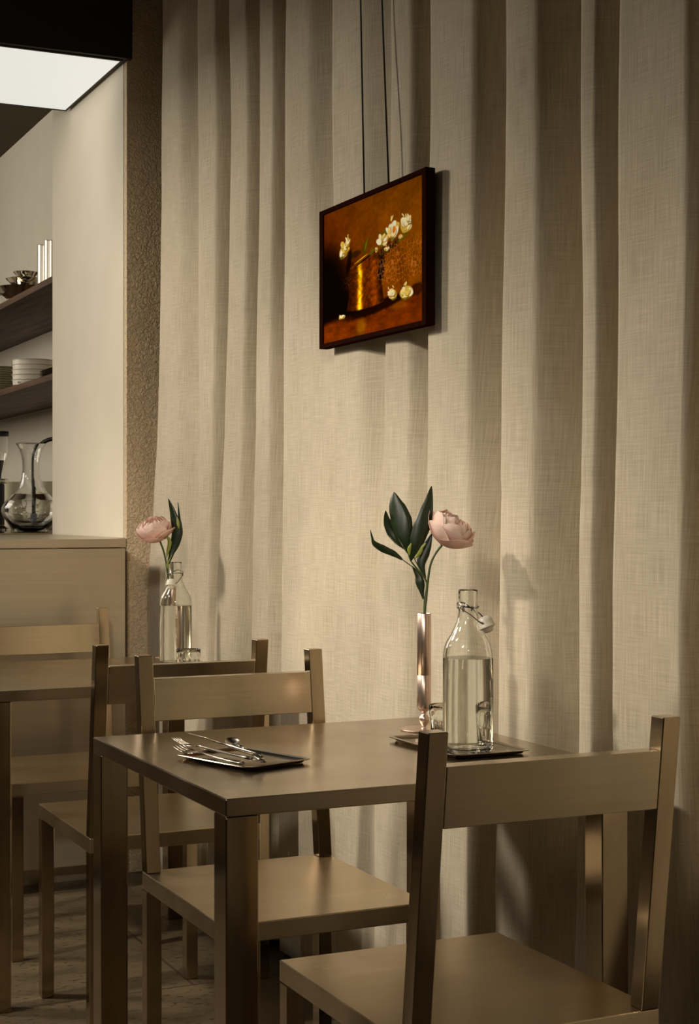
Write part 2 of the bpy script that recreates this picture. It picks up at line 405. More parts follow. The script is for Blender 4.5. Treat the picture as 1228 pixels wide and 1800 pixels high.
# ------------------------------------------------------------------ tables
def make_table(loc, label):
    t = empty('dining_table', loc, 0, label, 'table', 'square steel dining tables')
    S = .68; w_ = .05
    box('tabletop', 0, S, 0, S, .704, .73, M_top, t, .0019)
    for x in (0, S-w_):
        for y in (0, S-w_): box('leg', x+.0005, x+w_, y+.0005, y+w_, 0, .7035, M_steelv, t, .0018)
    return t
T1 = make_table((.780, 2.092, 0), 'front square brushed steel table holding the cutlery tray and a peony')
T2 = make_table((.771, 3.574, 0), 'rear square brushed steel table beside the bar counter, mostly behind chairs')
T2.location.x = .766

# ------------------------------------------------------------------ chairs
def make_chair():
    t = empty('dining_chair', (0, 0, 0), 0, '', 'chair', 'brushed steel dining chairs')
    W = .192; Dp = .44; s = .03; q = .0285
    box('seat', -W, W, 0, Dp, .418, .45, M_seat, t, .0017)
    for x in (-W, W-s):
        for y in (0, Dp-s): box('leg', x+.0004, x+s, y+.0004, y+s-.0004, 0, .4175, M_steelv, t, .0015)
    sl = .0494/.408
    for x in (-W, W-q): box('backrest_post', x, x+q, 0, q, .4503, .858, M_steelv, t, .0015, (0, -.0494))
    bm = BM(); o = .0
    abox(bm, -W+q+.0003, W-q-.0003, -(.733-.45)*sl+o, -(.733-.45)*sl+q, .733, .813, (0, -.080*sl))
    fin('backrest_rail', bm, M_steel, t, bevel=.001)
    return t
ch = make_chair()
for i, (x, y, rz, lab) in enumerate((
        (1.113, 1.7975, 0, 'nearest steel chair, its back to the viewer, tucked under the front table'),
        (1.103, 2.898, math.pi, 'steel chair on the far side of the front table, facing the viewer'),
        (1.095, 3.235, 0, 'steel chair seen from behind, tucked under the rear table'),
        (1.100, 4.408, math.pi, 'farthest steel chair, between the rear table and the bar counter'))):
    c = ch if i == 0 else copy_tree(ch)
    c.location = (x, y, 0); c.rotation_euler = (0, 0, rz); c['label'] = lab

# ------------------------------------------------------------------ picture
PXF = 1.496; PYL = 3.389; PYR = 2.853; PZT = 1.836; PZB = 1.515
def painting():
    t = empty('framed_painting', (PXF, (PYL+PYR)/2, PZB), 0, 'dark-framed still life of roses in a brass pot, hung before the curtain', 'painting')
    hw = (PYL-PYR)/2; hh = PZT-PZB; fw = .0105; dp = .022
    bm = BM()
    # frame bars; local x = into the wall, y = along it, z up
    abox(bm, 0, dp, -hw, hw, 0, fw); abox(bm, 0, dp, -hw, hw, hh-fw, hh)
    abox(bm, 0, dp, -hw, -hw+fw*1.7, fw, hh-fw); abox(bm, 0, dp, hw-fw*1.9, hw, fw, hh-fw)
    abox(bm, dp-.004, dp, -hw+fw*1.7, hw-fw*1.9, fw, hh-fw)
    fin('frame', bm, M_frame, t, bevel=.0008)
    # canvas
    nu, nv = 420, 300
    rng = np.random.RandomState(3)
    U, Vv = np.meshgrid(np.linspace(0, 1, nu), np.linspace(0, 1, nv))   # u 0 = left in view, v 0 = top
    def uv(cx, cy):
        px = 540+cx*.2117
        f = lambda q: 1/math.tan(TH+math.atan((q-614)/F))
        l_, r_ = 540+135*.2117, 540+952*.2117
        u = (f(l_)-f(px))/(f(l_)-f(r_))
        s = (cx-135)/817; tp = 540+(185-540)*s; bt = 1580+(1385-1580)*s
        return u, (cy-tp)/(bt-tp)
    def fbm(sx, sy, seed, octs=5):
        r = np.random.RandomState(seed); out = np.zeros_like(U); amp = 1; tot = 0
        for _ in range(octs):
            gx, gy = int(sx)+2, int(sy)+2; g = r.rand(gy, gx)
            x = U*(gx-1.001); y = Vv*(gy-1.001); xi = x.astype(int); yi = y.astype(int); fx = x-xi; fy = y-yi
            fx = fx*fx*(3-2*fx); fy = fy*fy*(3-2*fy)
            out += amp*((g[yi, xi]*(1-fx)+g[yi, xi+1]*fx)*(1-fy)+(g[yi+1, xi]*(1-fx)+g[yi+1, xi+1]*fx)*fy)
            tot += amp; amp *= .55; sx *= 2; sy *= 2
        return out/tot
    def S(a, b, x): 
        q = np.clip((x-a)/(b-a), 0, 1); return q*q*(3-2*q)
    col = np.zeros((nv, nu, 3))
    def c8(r, g, b): return (np.array([r, g, b])/255.)
    n1 = fbm(5, 4, 1); n2 = fbm(12, 30, 2); n3 = fbm(40, 40, 8, 3)
    bgm = S(.0, .9, U*.8+(.6-Vv)*.5+.25*(n1-.5))
    col[:] = c8(96, 38, 8)*(1-bgm[..., None])+c8(140, 78, 20)*bgm[..., None]
    dk = S(.45, .12, U+.55*(.5-Vv)*1.0)*S(.12, .42, Vv)
    col = col*(1-dk[..., None])+c8(10, 4, 2)*dk[..., None]
    col *= (.8+.4*n1)[..., None]
    # table plane
    tb = S(.80, .86, Vv+.05*(U-.5)+.02*(n1-.5))
    tc_ = c8(112, 46, 8)*(.65+.7*n2)[..., None]
    col = col*(1-tb[..., None])+tc_*tb[..., None]
    def blend(mask, c): 
        nonlocal col
        col = col*(1-mask[..., None])+np.array(c)*mask[..., None]
    def ell(cx, cy, rx, ry, rot=0, soft=.15, sc_=1):
        u0, v0 = uv(cx, cy); k = 817
        # local scale: one crop pixel in u and v
        u1, _ = uv(cx+10, cy); _, v1 = uv(cx, cy+10); du = (u1-u0)/10; dv = (v1-v0)/10
        # picture-space offset, undoing the crop's shear
        X = (U-u0)/du; Y = (Vv-v0)/dv
        c_, s_ = math.cos(rot), math.sin(rot); a = (X*c_+Y*s_)/rx; b = (-X*s_+Y*c_)/ry
        return S(1+soft, 1-soft, np.sqrt(a*a+b*b)+.25*(n3-.5))
    # pot shadow, pot
    blend(ell(560, 1280, 260, 45, -.15, .3)*.9, c8(18, 6, 3))
    u0, _ = uv(455, 1000)
    top = uv(460, 890)[1]; bot = uv(440, 1300)[1]
    vv = (Vv-top)/(bot-top)
    ul, ur = uv(325, 1000)[0], uv(645, 1000)[0]; wd = (ur-ul)
    waist = .5*wd*(.93-.10*np.sin(np.clip(vv, 0, 1)*math.pi*.8)+.12*np.clip(vv, 0, 1)**3)
    q = (U-(ul+ur)/2+.01)/waist
    pot = S(1.05, .97, abs(q))*S(-.02, .01, vv)*S(1.02, .98, vv+.04*q*q)
    base = c8(96, 40, 10)[None, None, :]*(.6+.8*n3)[..., None]*(1-.55*np.clip(abs(q), 0, 1)**2)[..., None]
    hl = np.exp(-((q+.30)/.13)**2)*(.55+.9*n3)*S(0, .1, vv)
    base = base+hl[..., None]*c8(235, 185, 40)
    hl2 = np.exp(-((q+.30)/.05)**2)*S(.45, .65, n3)
    base = base+hl2[..., None]*c8(120, 120, 70)
    base += (np.exp(-((q-.55)/.2)**2)*.35)[..., None]*c8(170, 80, 20)
    col = col*(1-pot[..., None])+np.clip(base, 0, 1)*pot[..., None]
    rim = ell(470, 885, 130, 16, -.38, .2); blend(rim*.85, c8(120, 62, 14)); blend(ell(480, 884, 95, 7, -.40, .3), c8(26, 10, 4))
    blend(ell(440, 888, 60, 4, -.42, .3), c8(235, 190, 90))
    # dark handle and foliage
    blend(ell(610, 960, 26, 120, .08, .25)*.9, c8(14, 7, 3)); blend(ell(650, 800, 120, 40, -.35, .3)*.7, c8(35, 22, 8))
    blend(ell(395, 850, 45, 25, -.2, .3)*.8, c8(45, 28, 10)); blend(ell(340, 920, 18, 110, .12, .3)*.8, c8(12, 6, 3))
    blend(ell(475, 790, 22, 65, .25, .2), c8(82, 66, 18)); blend(ell(482, 770, 8, 50, .25, .3), c8(120, 100, 34))
    blend(ell(640, 665, 30, 16, -.6, .3), c8(96, 92, 30)); blend(ell(780, 715, 40, 14, -.4, .3), c8(96, 92, 30)); blend(ell(530, 825, 18, 30, .5, .3), c8(110, 90, 36))
    def rose(cx, cy, r, ry, rot, seed):
        rr = random.Random(seed); cr_, sr_ = math.cos(rot), math.sin(rot)
        def pt(a, b): return cx+a*cr_-b*sr_, cy+a*sr_+b*cr_
        blend(ell(cx, cy+ry*.1, r*.92, ry*.85, rot, .10), c8(214, 182, 100))
        for k in range(11):
            a = rr.uniform(-.75, .75); b = rr.uniform(-.55, .55)
            lx, ly = pt(a*r*(1-.4*abs(b)), b*ry)
            tilt = rot+a*.7+rr.uniform(-.3, .3); w_ = r*rr.uniform(.26, .46); h_ = ry*rr.uniform(.34, .58)
            blend(ell(lx+2.5, ly+3, w_*1.08, h_*1.04, tilt, .12)*.75, rr.choice([c8(150, 104, 38), c8(196, 140, 62), c8(120, 96, 36)]))
            blend(ell(lx-1, ly-2, w_, h_, tilt, .10)*.95, rr.choice([c8(250, 238, 196), c8(238, 214, 140), c8(252, 232, 176), c8(228, 196, 110), c8(255, 248, 220)]))
        for k in range(2):
            tx, ty = pt(rr.uniform(-.6, .6)*r, -ry*rr.uniform(.8, 1.15)); blend(ell(tx, ty, r*.12, ry*.28, rot+rr.uniform(-.5, .5), .2)*.9, c8(245, 222, 150))
        gx, gy = pt(0, ry*.95); blend(ell(gx, gy, r*.6, ry*.14, rot, .3)*.8, c8(92, 84, 26))
    rose(300, 820, 38, 70, .25, 1); rose(328, 752, 18, 48, .1, 2)
    rose(706, 640, 50, 85, .15, 3); rose(808, 600, 46, 78, -.05, 4); rose(620, 730, 46, 55, .3, 5); rose(835, 560, 20, 40, -.1, 9)
    blend(ell(712, 645, 12, 30, .1, .3)*.8, c8(222, 120, 50)); rose(655, 800, 22, 22, 0, 12); rose(568, 815, 10, 22, .2, 13); rose(765, 705, 15, 20, .5, 14)
    blend(ell(898, 1130, 60, 50, -.4, .3)*.8, c8(40, 14, 5))
    rose(812, 1150, 56, 62, .2, 6); rose(700, 1168, 36, 50, -.3, 7)
    rose(285, 1362, 30, 15, -.2, 8); blend(ell(440, 1440, 36, 60, 0, .6)*.5, c8(190, 130, 30)); blend(ell(760, 1260, 60, 30, 0, .6)*.4, c8(170, 105, 30))
    # fine crackle of the varnish
    npt = 620; P_ = rng.rand(npt, 2)*[1.0, .42]+[0, .36]
    pts = np.stack([U.ravel()*1.67, Vv.ravel()], 1); pp = P_*[1.67, 1]
    sel = np.where((Vv.ravel() > .36) & (Vv.ravel() < .76) & (U.ravel() > .15))[0]
    d1 = np.full(len(sel), 9.); d2 = np.full(len(sel), 9.)
    for k in range(npt):
        d = np.hypot(*(pts[sel]-pp[k]).T); nb = d < d1; d2 = np.where(nb, d1, np.minimum(d2, d)); d1 = np.where(nb, d, d1)
    cr = np.zeros(U.size); cr[sel] = np.exp(-((d2-d1)/.0034)**2); cr = cr.reshape(U.shape)
    reg = S(.50, .72, U+.15*(n1-.5))*S(.36, .42, Vv)*S(.74, .64, Vv)+.35*S(.15, .3, U)*S(.5, .56, Vv)*S(.66, .60, Vv)
    blend(np.clip(cr*reg*1.3, 0, 1)*.8, c8(190, 120, 80))
    col *= (.86+.28*n3)[..., None]
    col = np.clip(col, 0, 1)
    lin = np.where(col < .04045, col/12.92, ((col+.055)/1.055)**2.4)
    ya = hw-fw*1.9+.0; yb = -hw+fw*1.7
    xs = .0035+(n3-.5)*.0003
    Y = ya+(yb-ya)*U; Z = (hh-fw)-(hh-2*fw)*Vv
    V = np.stack([xs, Y, Z], -1).reshape(-1, 3)
    idx = np.arange(nu*nv).reshape(nv, nu); Fq = np.stack([idx[:-1, :-1], idx[1:, :-1], idx[1:, 1:], idx[:-1, 1:]], -1).reshape(-1, 4)
    me = bpy.data.meshes.new('canvas'); me.from_pydata(V.tolist(), [], Fq.tolist()); me.update()
    ca = me.color_attributes.new('paint', 'FLOAT_COLOR', 'POINT')
    ca.data.foreach_set('color', np.concatenate([lin.reshape(-1, 3), np.ones((nu*nv, 1))], 1).astype(np.float32).ravel())
    m, nt, p = newmat('oil_paint'); at = N(nt, 'ShaderNodeVertexColor', layer_name='paint')
    hs = N(nt, 'ShaderNodeHueSaturation'); hs.inputs['Saturation'].default_value = 1.1; hs.inputs['Value'].default_value = 1.05
    nt.links.new(at.outputs[0], hs.inputs['Color']); nt.links.new(hs.outputs[0], p.inputs['Base Color']); p.inputs['Roughness'].default_value = .5; p.inputs['Specular IOR Level'].default_value = .0
    link('canvas', me, m, t, smooth=True)
    # cables up to the ceiling
    def yw(px, X): return X/math.tan(TH+math.atan((px-614)/F))
    for pa, pb in ((633.5, 640), (671, 683)):
        y1 = yw(pb, PXF+.010); D = (PXF+.01)*math.sin(TH)+y1*math.cos(TH)
        y2 = yw(pa, PXF+.010); z2 = H+900/F*((PXF+.01)*math.sin(TH)+y2*math.cos(TH))
        z1 = PZT-.002; k = (3.499-z1)/(z2-z1)
        a = Vector((.010, y1, z1)); b = Vector((.010, y1+(y2-y1)*k, 3.499)); o_ = Vector((0, t.location.y, PZB))
        tube('hanging_cable', [a-o_, b-o_], .0021, M_cable, t, n=8, k=1)
painting()

# ------------------------------------------------------------------ swing-top bottles
BP = [(0, 0), (.036, 0), (.0405, .003), (.0425, .008), (.0425, .160), (.0415, .170), (.0385, .181), (.0315, .194), (.0242, .2066), (.0188, .220), (.0168, .232), (.0166, .238),
      (.0178, .2395), (.0178, .2415), (.0166, .243), (.0164, .268), (.0160, .2705), (.0150, .271)]
def make_bottle(level, label):
    t = empty('water_bottle', (0, 0, 0), 0, label, 'bottle', 'clear swing-top water bottles')
    wl = .0023
    inner = []
    for r, z in BP[4:]:
        inner.append((max(r-wl-.0004, .001), z))
    inner[0] = (.0401, .160)
    inn = [(.0001, .0125), (.012, .0105), (.030, .0065), (.0385, .011), (.0401, .020)]+inner[:-1]
    inn = [q for q in inn if q[1] < .2695]
    prof = BP+[(.0140, .2705)]+inn[::-1]
    prof[-1] = (0, .0125)
    lathe('glass_body', prof, M_glass, t, n=72, sharp=60)
    wr = .00025
    wp = [(0, .0123), (.012, .0103), (.030, .0063), (.0387, .0108), (.0401+wr, .020), (.0401+wr, level-.0008), (.0399, level), (0, level)]
    lathe('water', wp, M_water, t, n=72, sharp=60)
    # wire collar and bail
    bm = BM()
    ring = [Vector((.0182*math.cos(a), .0182*math.sin(a), .2415+.0012*math.sin(3*a))) for a in np.linspace(0, 2*math.pi, 33)]
    tube_bm(bm, ring, .0009, 6)
    for s in (-1, 1):
        loop = [Vector((.0015*math.cos(a), s*(.0196+.0006*math.sin(a)), .2380+.0034*math.sin(a))) for a in np.linspace(0, 2*math.pi, 15)]
        tube_bm(bm, loop, .0009, 6)
    # raised lever arch across the neck
    arch = smooth_path([(0, -.020, .2375), (-.012, -.0150, .2440), (-.018, 0, .2490), (-.012, .0150, .2460), (0, .020, .2375)], 6)
    tube_bm(bm, arch, .0010, 6)
    fin('wire_collar', bm, M_wire, t, smooth=True)
    # bail arms down to the stopper; the stopper hangs on the +x side
    st_c = Vector((.0325, 0, .2150))
    bm = BM()
    for s in (-1, 1):
        tube_bm(bm, smooth_path([(0, s*.0215, .2375), (.012, s*.0200, .2305), (.026, s*.0160, .2195), (.0325, s*.0135, .2165), (.0325, s*.010, .2160)], 5), .00095, 6)
    fin('wire_bail', bm, M_wire, t, smooth=True)
    s_ = lathe('stopper', [(0, .0125), (.007, .0118), (.0115, .0085), (.0130, .003), (.0130, -.003), (.0145, -.0045), (.0145, -.007), (.0120, -.008), (.0095, -.009), (.0080, -.0135), (.0050, -.0155), (0, -.016)], M_white, t, n=32)
    s_.location = st_c; s_.rotation_euler = (0, math.radians(-22), 0)
    return t
b1 = make_bottle(.157, 'clear swing-top bottle of water on the front table tray')
b1.location = (1.302, 2.330, .7325); b1.rotation_euler = (0, 0, math.radians(-52))
b2 = copy_tree(b1); b2.location = (1.350, 4.000, .7302); b2.rotation_euler = (0, 0, math.radians(-130)); b2['label'] = 'clear swing-top bottle of water on the rear table'

# ------------------------------------------------------------------ tumblers
def make_tumbler(label, name='tumbler', h=.060, r=.0305, cat='glass'):
    t = None
    no, nz_ = 96, 12
    def mod(a, z, i):
        if i < 11 and z > .002:
            k = max(0, 1-abs(z-h*.30)/(h*.34)); return 1-.085*min(1, k*1.6)*(.5+.5*math.cos(a*12))
        return 1
    outer = [(0, 0), (r*.80, 0), (r*.88, .0025)]+[(r*(.90+.06*z/h), z) for z in np.linspace(.006, h*.66, 7)]+[(r*.98, h*.72), (r, h*.9), (r, h-.0006), (r-.0007, h), (r-.0014, h-.0006)]
    inner = [(r-.0018, h*.8), (r-.0030, h*.5), (r*.84, h*.25), (r*.76, .011), (r*.5, .009), (0, .0088)]
    o = lathe(name, outer+inner, M_glass, None, n=no, mod=mod, sharp=50)
    tagp(o, label, cat); return o
g1 = make_tumbler('small fluted clear tumbler on the front tray behind the bottle'); g1.location = (1.337, 2.472, .7325); g1['group'] = 'fluted tumblers'
g2 = g1.copy(); C.objects.link(g2); g2.location = Wp(331, 1190, 3.97)*1; g2.location.z = .7302
g2['label'] = 'small fluted clear tumbler beside the bottle on the rear table'

# ------------------------------------------------------------------ trays
def rrect(hx, hy, r, n=6):
    out = []
    for sx, sy, a0 in ((1, 1, 0), (-1, 1, 90), (-1, -1, 180), (1, -1, 270)):
        for k in range(n+1):
            a = math.radians(a0+90*k/n); out.append((sx*(hx-r)+r*math.cos(a), sy*(hy-r)+r*math.sin(a)))
    return out
def make_tray(hx, hy, name='tray', m=None, hgt=.0065):
    prof = [(-.0085, .0012), (-.0070, .0016), (-.0035, hgt-.0012), (-.0010, hgt), (.0055, hgt), (.0062, hgt-.0008), (.0055, hgt-.0014), (-.0008, hgt-.0014), (-.0030, hgt-.0030), (-.0060, 0)]
    V = []; Fc = []; n = None
    for off, z in prof:
        q = rrect(hx-.0062+off, hy-.0062+off, max(.002, .0085+off)); n = len(q); V += [(x, y, z) for x, y in q]
    for i in range(len(prof)-1):
        for k in range(n): Fc.append((i*n+k, i*n+(k+1) % n, (i+1)*n+(k+1) % n, (i+1)*n+k))
    Fc.append(tuple(range(n))); Fc.append(tuple((len(prof)-1)*n+k for k in range(n))[::-1])
    bm = BM(); vs = [bm.verts.new(v) for v in V]
    for f in Fc: bm.faces.new([vs[i] for i in f])
    o = fin(name, bm, m or M_tray, None, smooth=True); o.data.set_sharp_from_angle(angle=math.radians(35)); return o
tr1 = make_tray(.0745, .125); tr1.location = (1.3145, 2.390, .7308); tagp(tr1, 'small steel tray under the water bottle on the front table', 'tray', 'small steel trays')
tr2 = make_tray(.069, .096); tr2.location = (.9265, 2.405, .7308); tr2.rotation_euler = (0, 0, math.radians(18)); tagp(tr2, 'small steel tray holding cutlery at the left of the front table', 'tray', 'small steel trays')

# ------------------------------------------------------------------ cutlery (length along +x, heads at +x)
def strip_bm(bm, secs):
    # secs: (x, halfwidth, z, thickness, yoff)
    rings = []
    for x, hw, z, th, yo in secs:
        rings.append([bm.verts.new(p) for p in ((x, yo-hw, z), (x, yo-hw*.7, z+th/2), (x, yo, z+th*.62), (x, yo+hw*.7, z+th/2), (x, yo+hw, z), (x, yo+hw*.7, z-th/2), (x, yo, z-th*.62), (x, yo-hw*.7, z-th/2))])
    for A, B in zip(rings, rings[1:]):
        for k in range(8): bm.faces.new((A[k], A[(k+1) % 8], B[(k+1) % 8], B[k]))
    bm.faces.new(rings[0][::-1]); bm.faces.new(rings[-1])
def handle(bm, L):
    strip_bm(bm, [(0, .0025, 0, .003, 0), (.003, .0060, 0, .0042, 0), (.012, .0078, 0, .0046, 0), (.03, .0072, 0, .0044, 0), (.07, .0045, .0005, .0040, 0), (L*.56, .0026, .002, .0034, 0), (L*.64, .0026, .003, .0034, 0), (L*.70, .0034, .003, .0026, 0)])
def fork():
    bm = BM(); L = .185; handle(bm, L)
    strip_bm(bm, [(L*.69, .0032, .003, .0026, 0), (L*.73, .0085, .0012, .0020, 0), (L*.77, .0110, .0006, .0018, 0), (L*.80, .0115, .0010, .0018, 0)])
    for y in (-.0098, -.0033, .0033, .0098):
        strip_bm(bm, [(L*.795, .0017, .0010, .0018, y), (L*.88, .0014, .0025, .0016, y), (L*.96, .0011, .0065, .0014, y), (L, .0005, .0095, .0010, y)])
    return fin('fork', bm, M_cut, None, smooth=True)
def spoon():
    bm = BM(); L = .170; handle(bm, L)
    a = .028; b = .0175; cx = L-.004; V = []
    for i in range(13):
        for k in range(28):
            r = i/12; an = 2*math.pi*k/28; x = cx+a*r*math.cos(an)*(1+.08*math.cos(an)); y = b*r*math.sin(an)
            V.append(bm.verts.new((x, y, .004-.0075*(1-r*r))))
    for i in range(12):
        for k in range(28):
            if i == 0 and k == 0: pass
            bm.faces.new((V[i*28+k], V[i*28+(k+1) % 28], V[(i+1)*28+(k+1) % 28], V[(i+1)*28+k]))
    bmesh.ops.remove_doubles(bm, verts=bm.verts, dist=1e-6)
    strip_bm(bm, [(L*.68, .0034, .0032, .0026, 0), (L*.76, .0045, .0040, .0024, 0), (L*.82, .008, .0040, .0012, 0)])
    o = fin('spoon', bm, M_cut, None, smooth=True); md = o.modifiers.new('s', 'SOLIDIFY'); md.thickness = .0009; return o
def knife():
    bm = BM(); L = .205
    strip_bm(bm, [(0, .0030, 0, .005, 0), (.004, .0065, 0, .0066, 0), (.015, .0080, 0, .0070, 0), (.05, .0070, 0, .0066, 0), (.085, .0056, .0004, .0058, 0), (.095, .0050, .0006, .0040, 0)])
    strip_bm(bm, [(.094, .0050, .0006, .0022, 0), (.105, .0078, .0006, .0018, .001), (.15, .0090, .0006, .0016, .001), (.185, .0085, .0006, .0014, 0), (.198, .0055, .0006, .0012, -.0025), (.205, .0012, .0006, .0008, -.006)])
    return fin('table_knife', bm, M_cut, None, smooth=True)
def lay(o, hx, hy, hz, ang, pitch, roll, scl, label, cat, group=None):
    o.location = (hx, hy, hz); o.rotation_mode = 'XYZ'; o.scale = (scl, scl, scl)
    o.rotation_euler = (math.radians(roll), math.radians(-pitch), math.radians(ang)); tagp(o, label, cat, group)
TZ = .7370
f1 = fork(); lay(f1, .912, 2.326, TZ+.0085, 116.5, 3.0, 8, .93, 'steel fork on the cutlery tray, its tines out over the left rim', 'fork', 'forks on the tray')
f2 = f1.copy(); C.objects.link(f2); lay(f2, .900, 2.332, TZ+.001, 111, 1.6, -10, .88, 'second steel fork, lower in the pile on the cutlery tray', 'fork', 'forks on the tray')
k1 = knife(); lay(k1, .926, 2.318, TZ+.0125, 120, 8.5, 28, .80, 'steel table knife across the top of the cutlery pile', 'knife')
s1 = spoon(); lay(s1, .930, 2.322, TZ+.004, 96, 8.0, -10, .66, 'steel spoon with its bowl raised at the right of the cutlery pile', 'spoon', 'spoons on the tray')
s2 = s1.copy(); C.objects.link(s2); lay(s2, .938, 2.335, TZ+.0005, 113, 1.5, 5, .76, 'steel spoon lying low in the cutlery pile beside the knife', 'spoon', 'spoons on the tray')

# ------------------------------------------------------------------ vases
def make_vase(label):
    t = empty('bud_vase', (0, 0, 0), 0, label, 'vase', 'copper bud vases')
    lathe('foot', [(0, 0), (.043, 0), (.044, .0012), (.043, .0024), (.004, .0030), (0, .0030)], M_copper, t, n=56)
    lathe('bulb', [(0, .003), (.0055, .003), (.0040, .0055), (.0045, .008), (.0085, .0135), (.0098, .0185), (.0088, .024), (.0050, .0285), (.0042, .031), (.0058, .034), (.0105, .038), (.0124, .0405), (0, .0405)], M_copper, t, n=40, sharp=70)
    lathe('tube', [(0, .0406), (.0124, .0406), (.0130, .043), (.0130, .1010), (.0127, .1013), (.0127, .1017), (.0130, .1020), (.0130, .2155), (.0126, .216), (.0121, .2155), (.0121, .060), (0, .060)], M_copper, t, n=56, sharp=50)
    return t
v1 = make_vase('slender copper bud vase on the front table, holding the large peony'); v1.location = (1.362, 2.604, .7302)
# keep clear of the tray rim
v2 = copy_tree(v1); v2.location = Wp(300.5, 1000, 4.385)*1; v2.location.z = .7302; v2['label'] = 'slender copper bud vase on the rear table, behind the bottle'

# ------------------------------------------------------------------ peonies
def petal_mat():
    m, nt, p = newmat('peony_petal'); L = nt.links.new
    at = N(nt, 'ShaderNodeVertexColor', layer_name='tint'); L(at.outputs[0], p.inputs['Base Color'])
    p.inputs['Roughness'].default_value = .55; p.inputs['Specular IOR Level'].default_value = .25
    tr = N(nt, 'ShaderNodeBsdfTranslucent'); L(at.outputs[0], tr.inputs[0]); mx = N(nt, 'ShaderNodeMixShader'); mx.inputs[0].default_value = .38
    out = nt.nodes['Material Output']; L(p.outputs[0], mx.inputs[1]); L(tr.outputs[0], mx.inputs[2]); L(mx.outputs[0], out.inputs[0]); return m
M_petal = petal_mat()
PALE = np.array((.96, .78, .69)); PINK = np.array((.92, .50, .42)); CREAM = np.array((.96, .84, .76))
def petal(R, phi, bmax, halfw, flare, rough, seed, parent, deep=.5, zsq=.86, off=(0, 0, 0)):
    rr = random.Random(seed); nu, nv = 15, 17; V = []; Cc = []
    ph = rr.uniform(0, 9)
    for j in range(nv):
        s = j/(nv-1)
        for i in range(nu):
            u = -1+2*i/(nu-1)
            # rounded, slightly notched tip: outer columns end earlier
            reach = bmax*(1-.30*abs(u)**3.2+.03*math.sin(5*u+ph)*rough)
            be = max(.02, reach*s)
            wv = halfw*(.30+.70*math.sin(min(1, s/.62)*math.pi/2))*(1-.12*max(0, s-.75)/.25)
            sb = max(math.sin(min(be, 1.5)), .30)
            fi = phi+u*wv/(R*sb)
            rad = R*(1+flare*s**4-.05*u*u*s+.02*math.sin(7*u+ph)*s*rough)
            if be > math.pi/2: rad *= 1-.10*(be-math.pi/2)
            x = rad*math.sin(be)*math.cos(fi); y = rad*math.sin(be)*math.sin(fi); z = -rad*zsq*math.cos(be)
            n_ = noise.noise(Vector((u*2+seed, s*3, seed*.7)))*.0016*rough*s
            V.append((x*(1+n_*18)+off[0], y*(1+n_*18)+off[1], z+n_+off[2]))
            g = min(1, max(0, (1-s)*1.15*deep+.10*abs(math.sin(9*u+ph))*deep*(1-s)))
            g *= 1-.45*abs(u)**3
            c = PINK*g+(PALE*(1-s*.5)+CREAM*s*.5)*(1-g)
            Cc.append((*c, 1))
    Fc = [(j*nu+i, j*nu+i+1, (j+1)*nu+i+1, (j+1)*nu+i) for j in range(nv-1) for i in range(nu-1)]
    me = bpy.data.meshes.new('petal'); me.from_pydata(V, [], Fc); me.update()
    ca = me.color_attributes.new('tint', 'FLOAT_COLOR', 'POINT'); ca.data.foreach_set('color', np.array(Cc, dtype=np.float32).ravel())
    o = link('petal', me, M_petal, parent, smooth=True); md = o.modifiers.new('s', 'SOLIDIFY'); md.thickness = .0005
    md2 = o.modifiers.new('u', 'SUBSURF'); md2.levels = 1; md2.render_levels = 1
    return o
def blossom(parent, center, axis, R, seed, spin, openness=0.0, lay_=0.0):
    ax = Vector(axis).normalized()
    b = lathe('blossom', [(0, -R*.90), (.006, -R*.91), (.010, -R*.87), (.009, -R*.80), (0, -R*.78)], M_green, parent, n=16)
    q = ax.to_track_quat('Z', 'Y'); b.rotation_mode = 'QUATERNION'
    b.rotation_quaternion = q @ Matrix.Rotation(spin, 3, 'Z').to_quaternion(); b.location = center
    rr = random.Random(seed); k = 0
    for (n_, Rr, bm_, hw, fl, dp, ro) in ((5, 1.02, 1.56+lay_, .88, .14+openness, .85, .6), (5, .95, 1.90+lay_*.5, .80, .05+openness*.5, .62, .7), (6, .88, 2.10, .60, .03, .50, .9), (6, .80, 2.26, .42, .02, .45, 1.1), (7, .68, 2.36, .34, .07, .7, 1.5), (8, .55, 2.38, .24, .18, .95, 2.0)):
        for i in range(n_):
            petal(R*Rr*rr.uniform(.955, 1.045), 2*math.pi*(i+.5*(k % 2))/n_+rr.uniform(-.15, .15), bm_*rr.uniform(.94, 1.05), R*hw, fl*rr.uniform(.6, 1.4), ro, rr.randint(1, 999), b, dp)
        k += 1
    # sepals
    for i in range(4):
        a = i*1.57+.3; V = []
        for j in range(6):
            s = j/5; be = .15+.62*s; w_ = .006*math.sin(math.pi*(.15+.8*s))
            for u in (-1, 0, 1):
                fi = a+u*w_/(R*max(.2, math.sin(be))); rad = R*1.035
                V.append((rad*math.sin(be)*math.cos(fi), rad*math.sin(be)*math.sin(fi), -rad*.86*math.cos(be)))
        mesh('sepal', V, [(j*3+i_, j*3+i_+1, j*3+i_+4, j*3+i_+3) for j in range(5) for i_ in (0, 1)], M_green, b, smooth=True, solid=.0008)
    return b
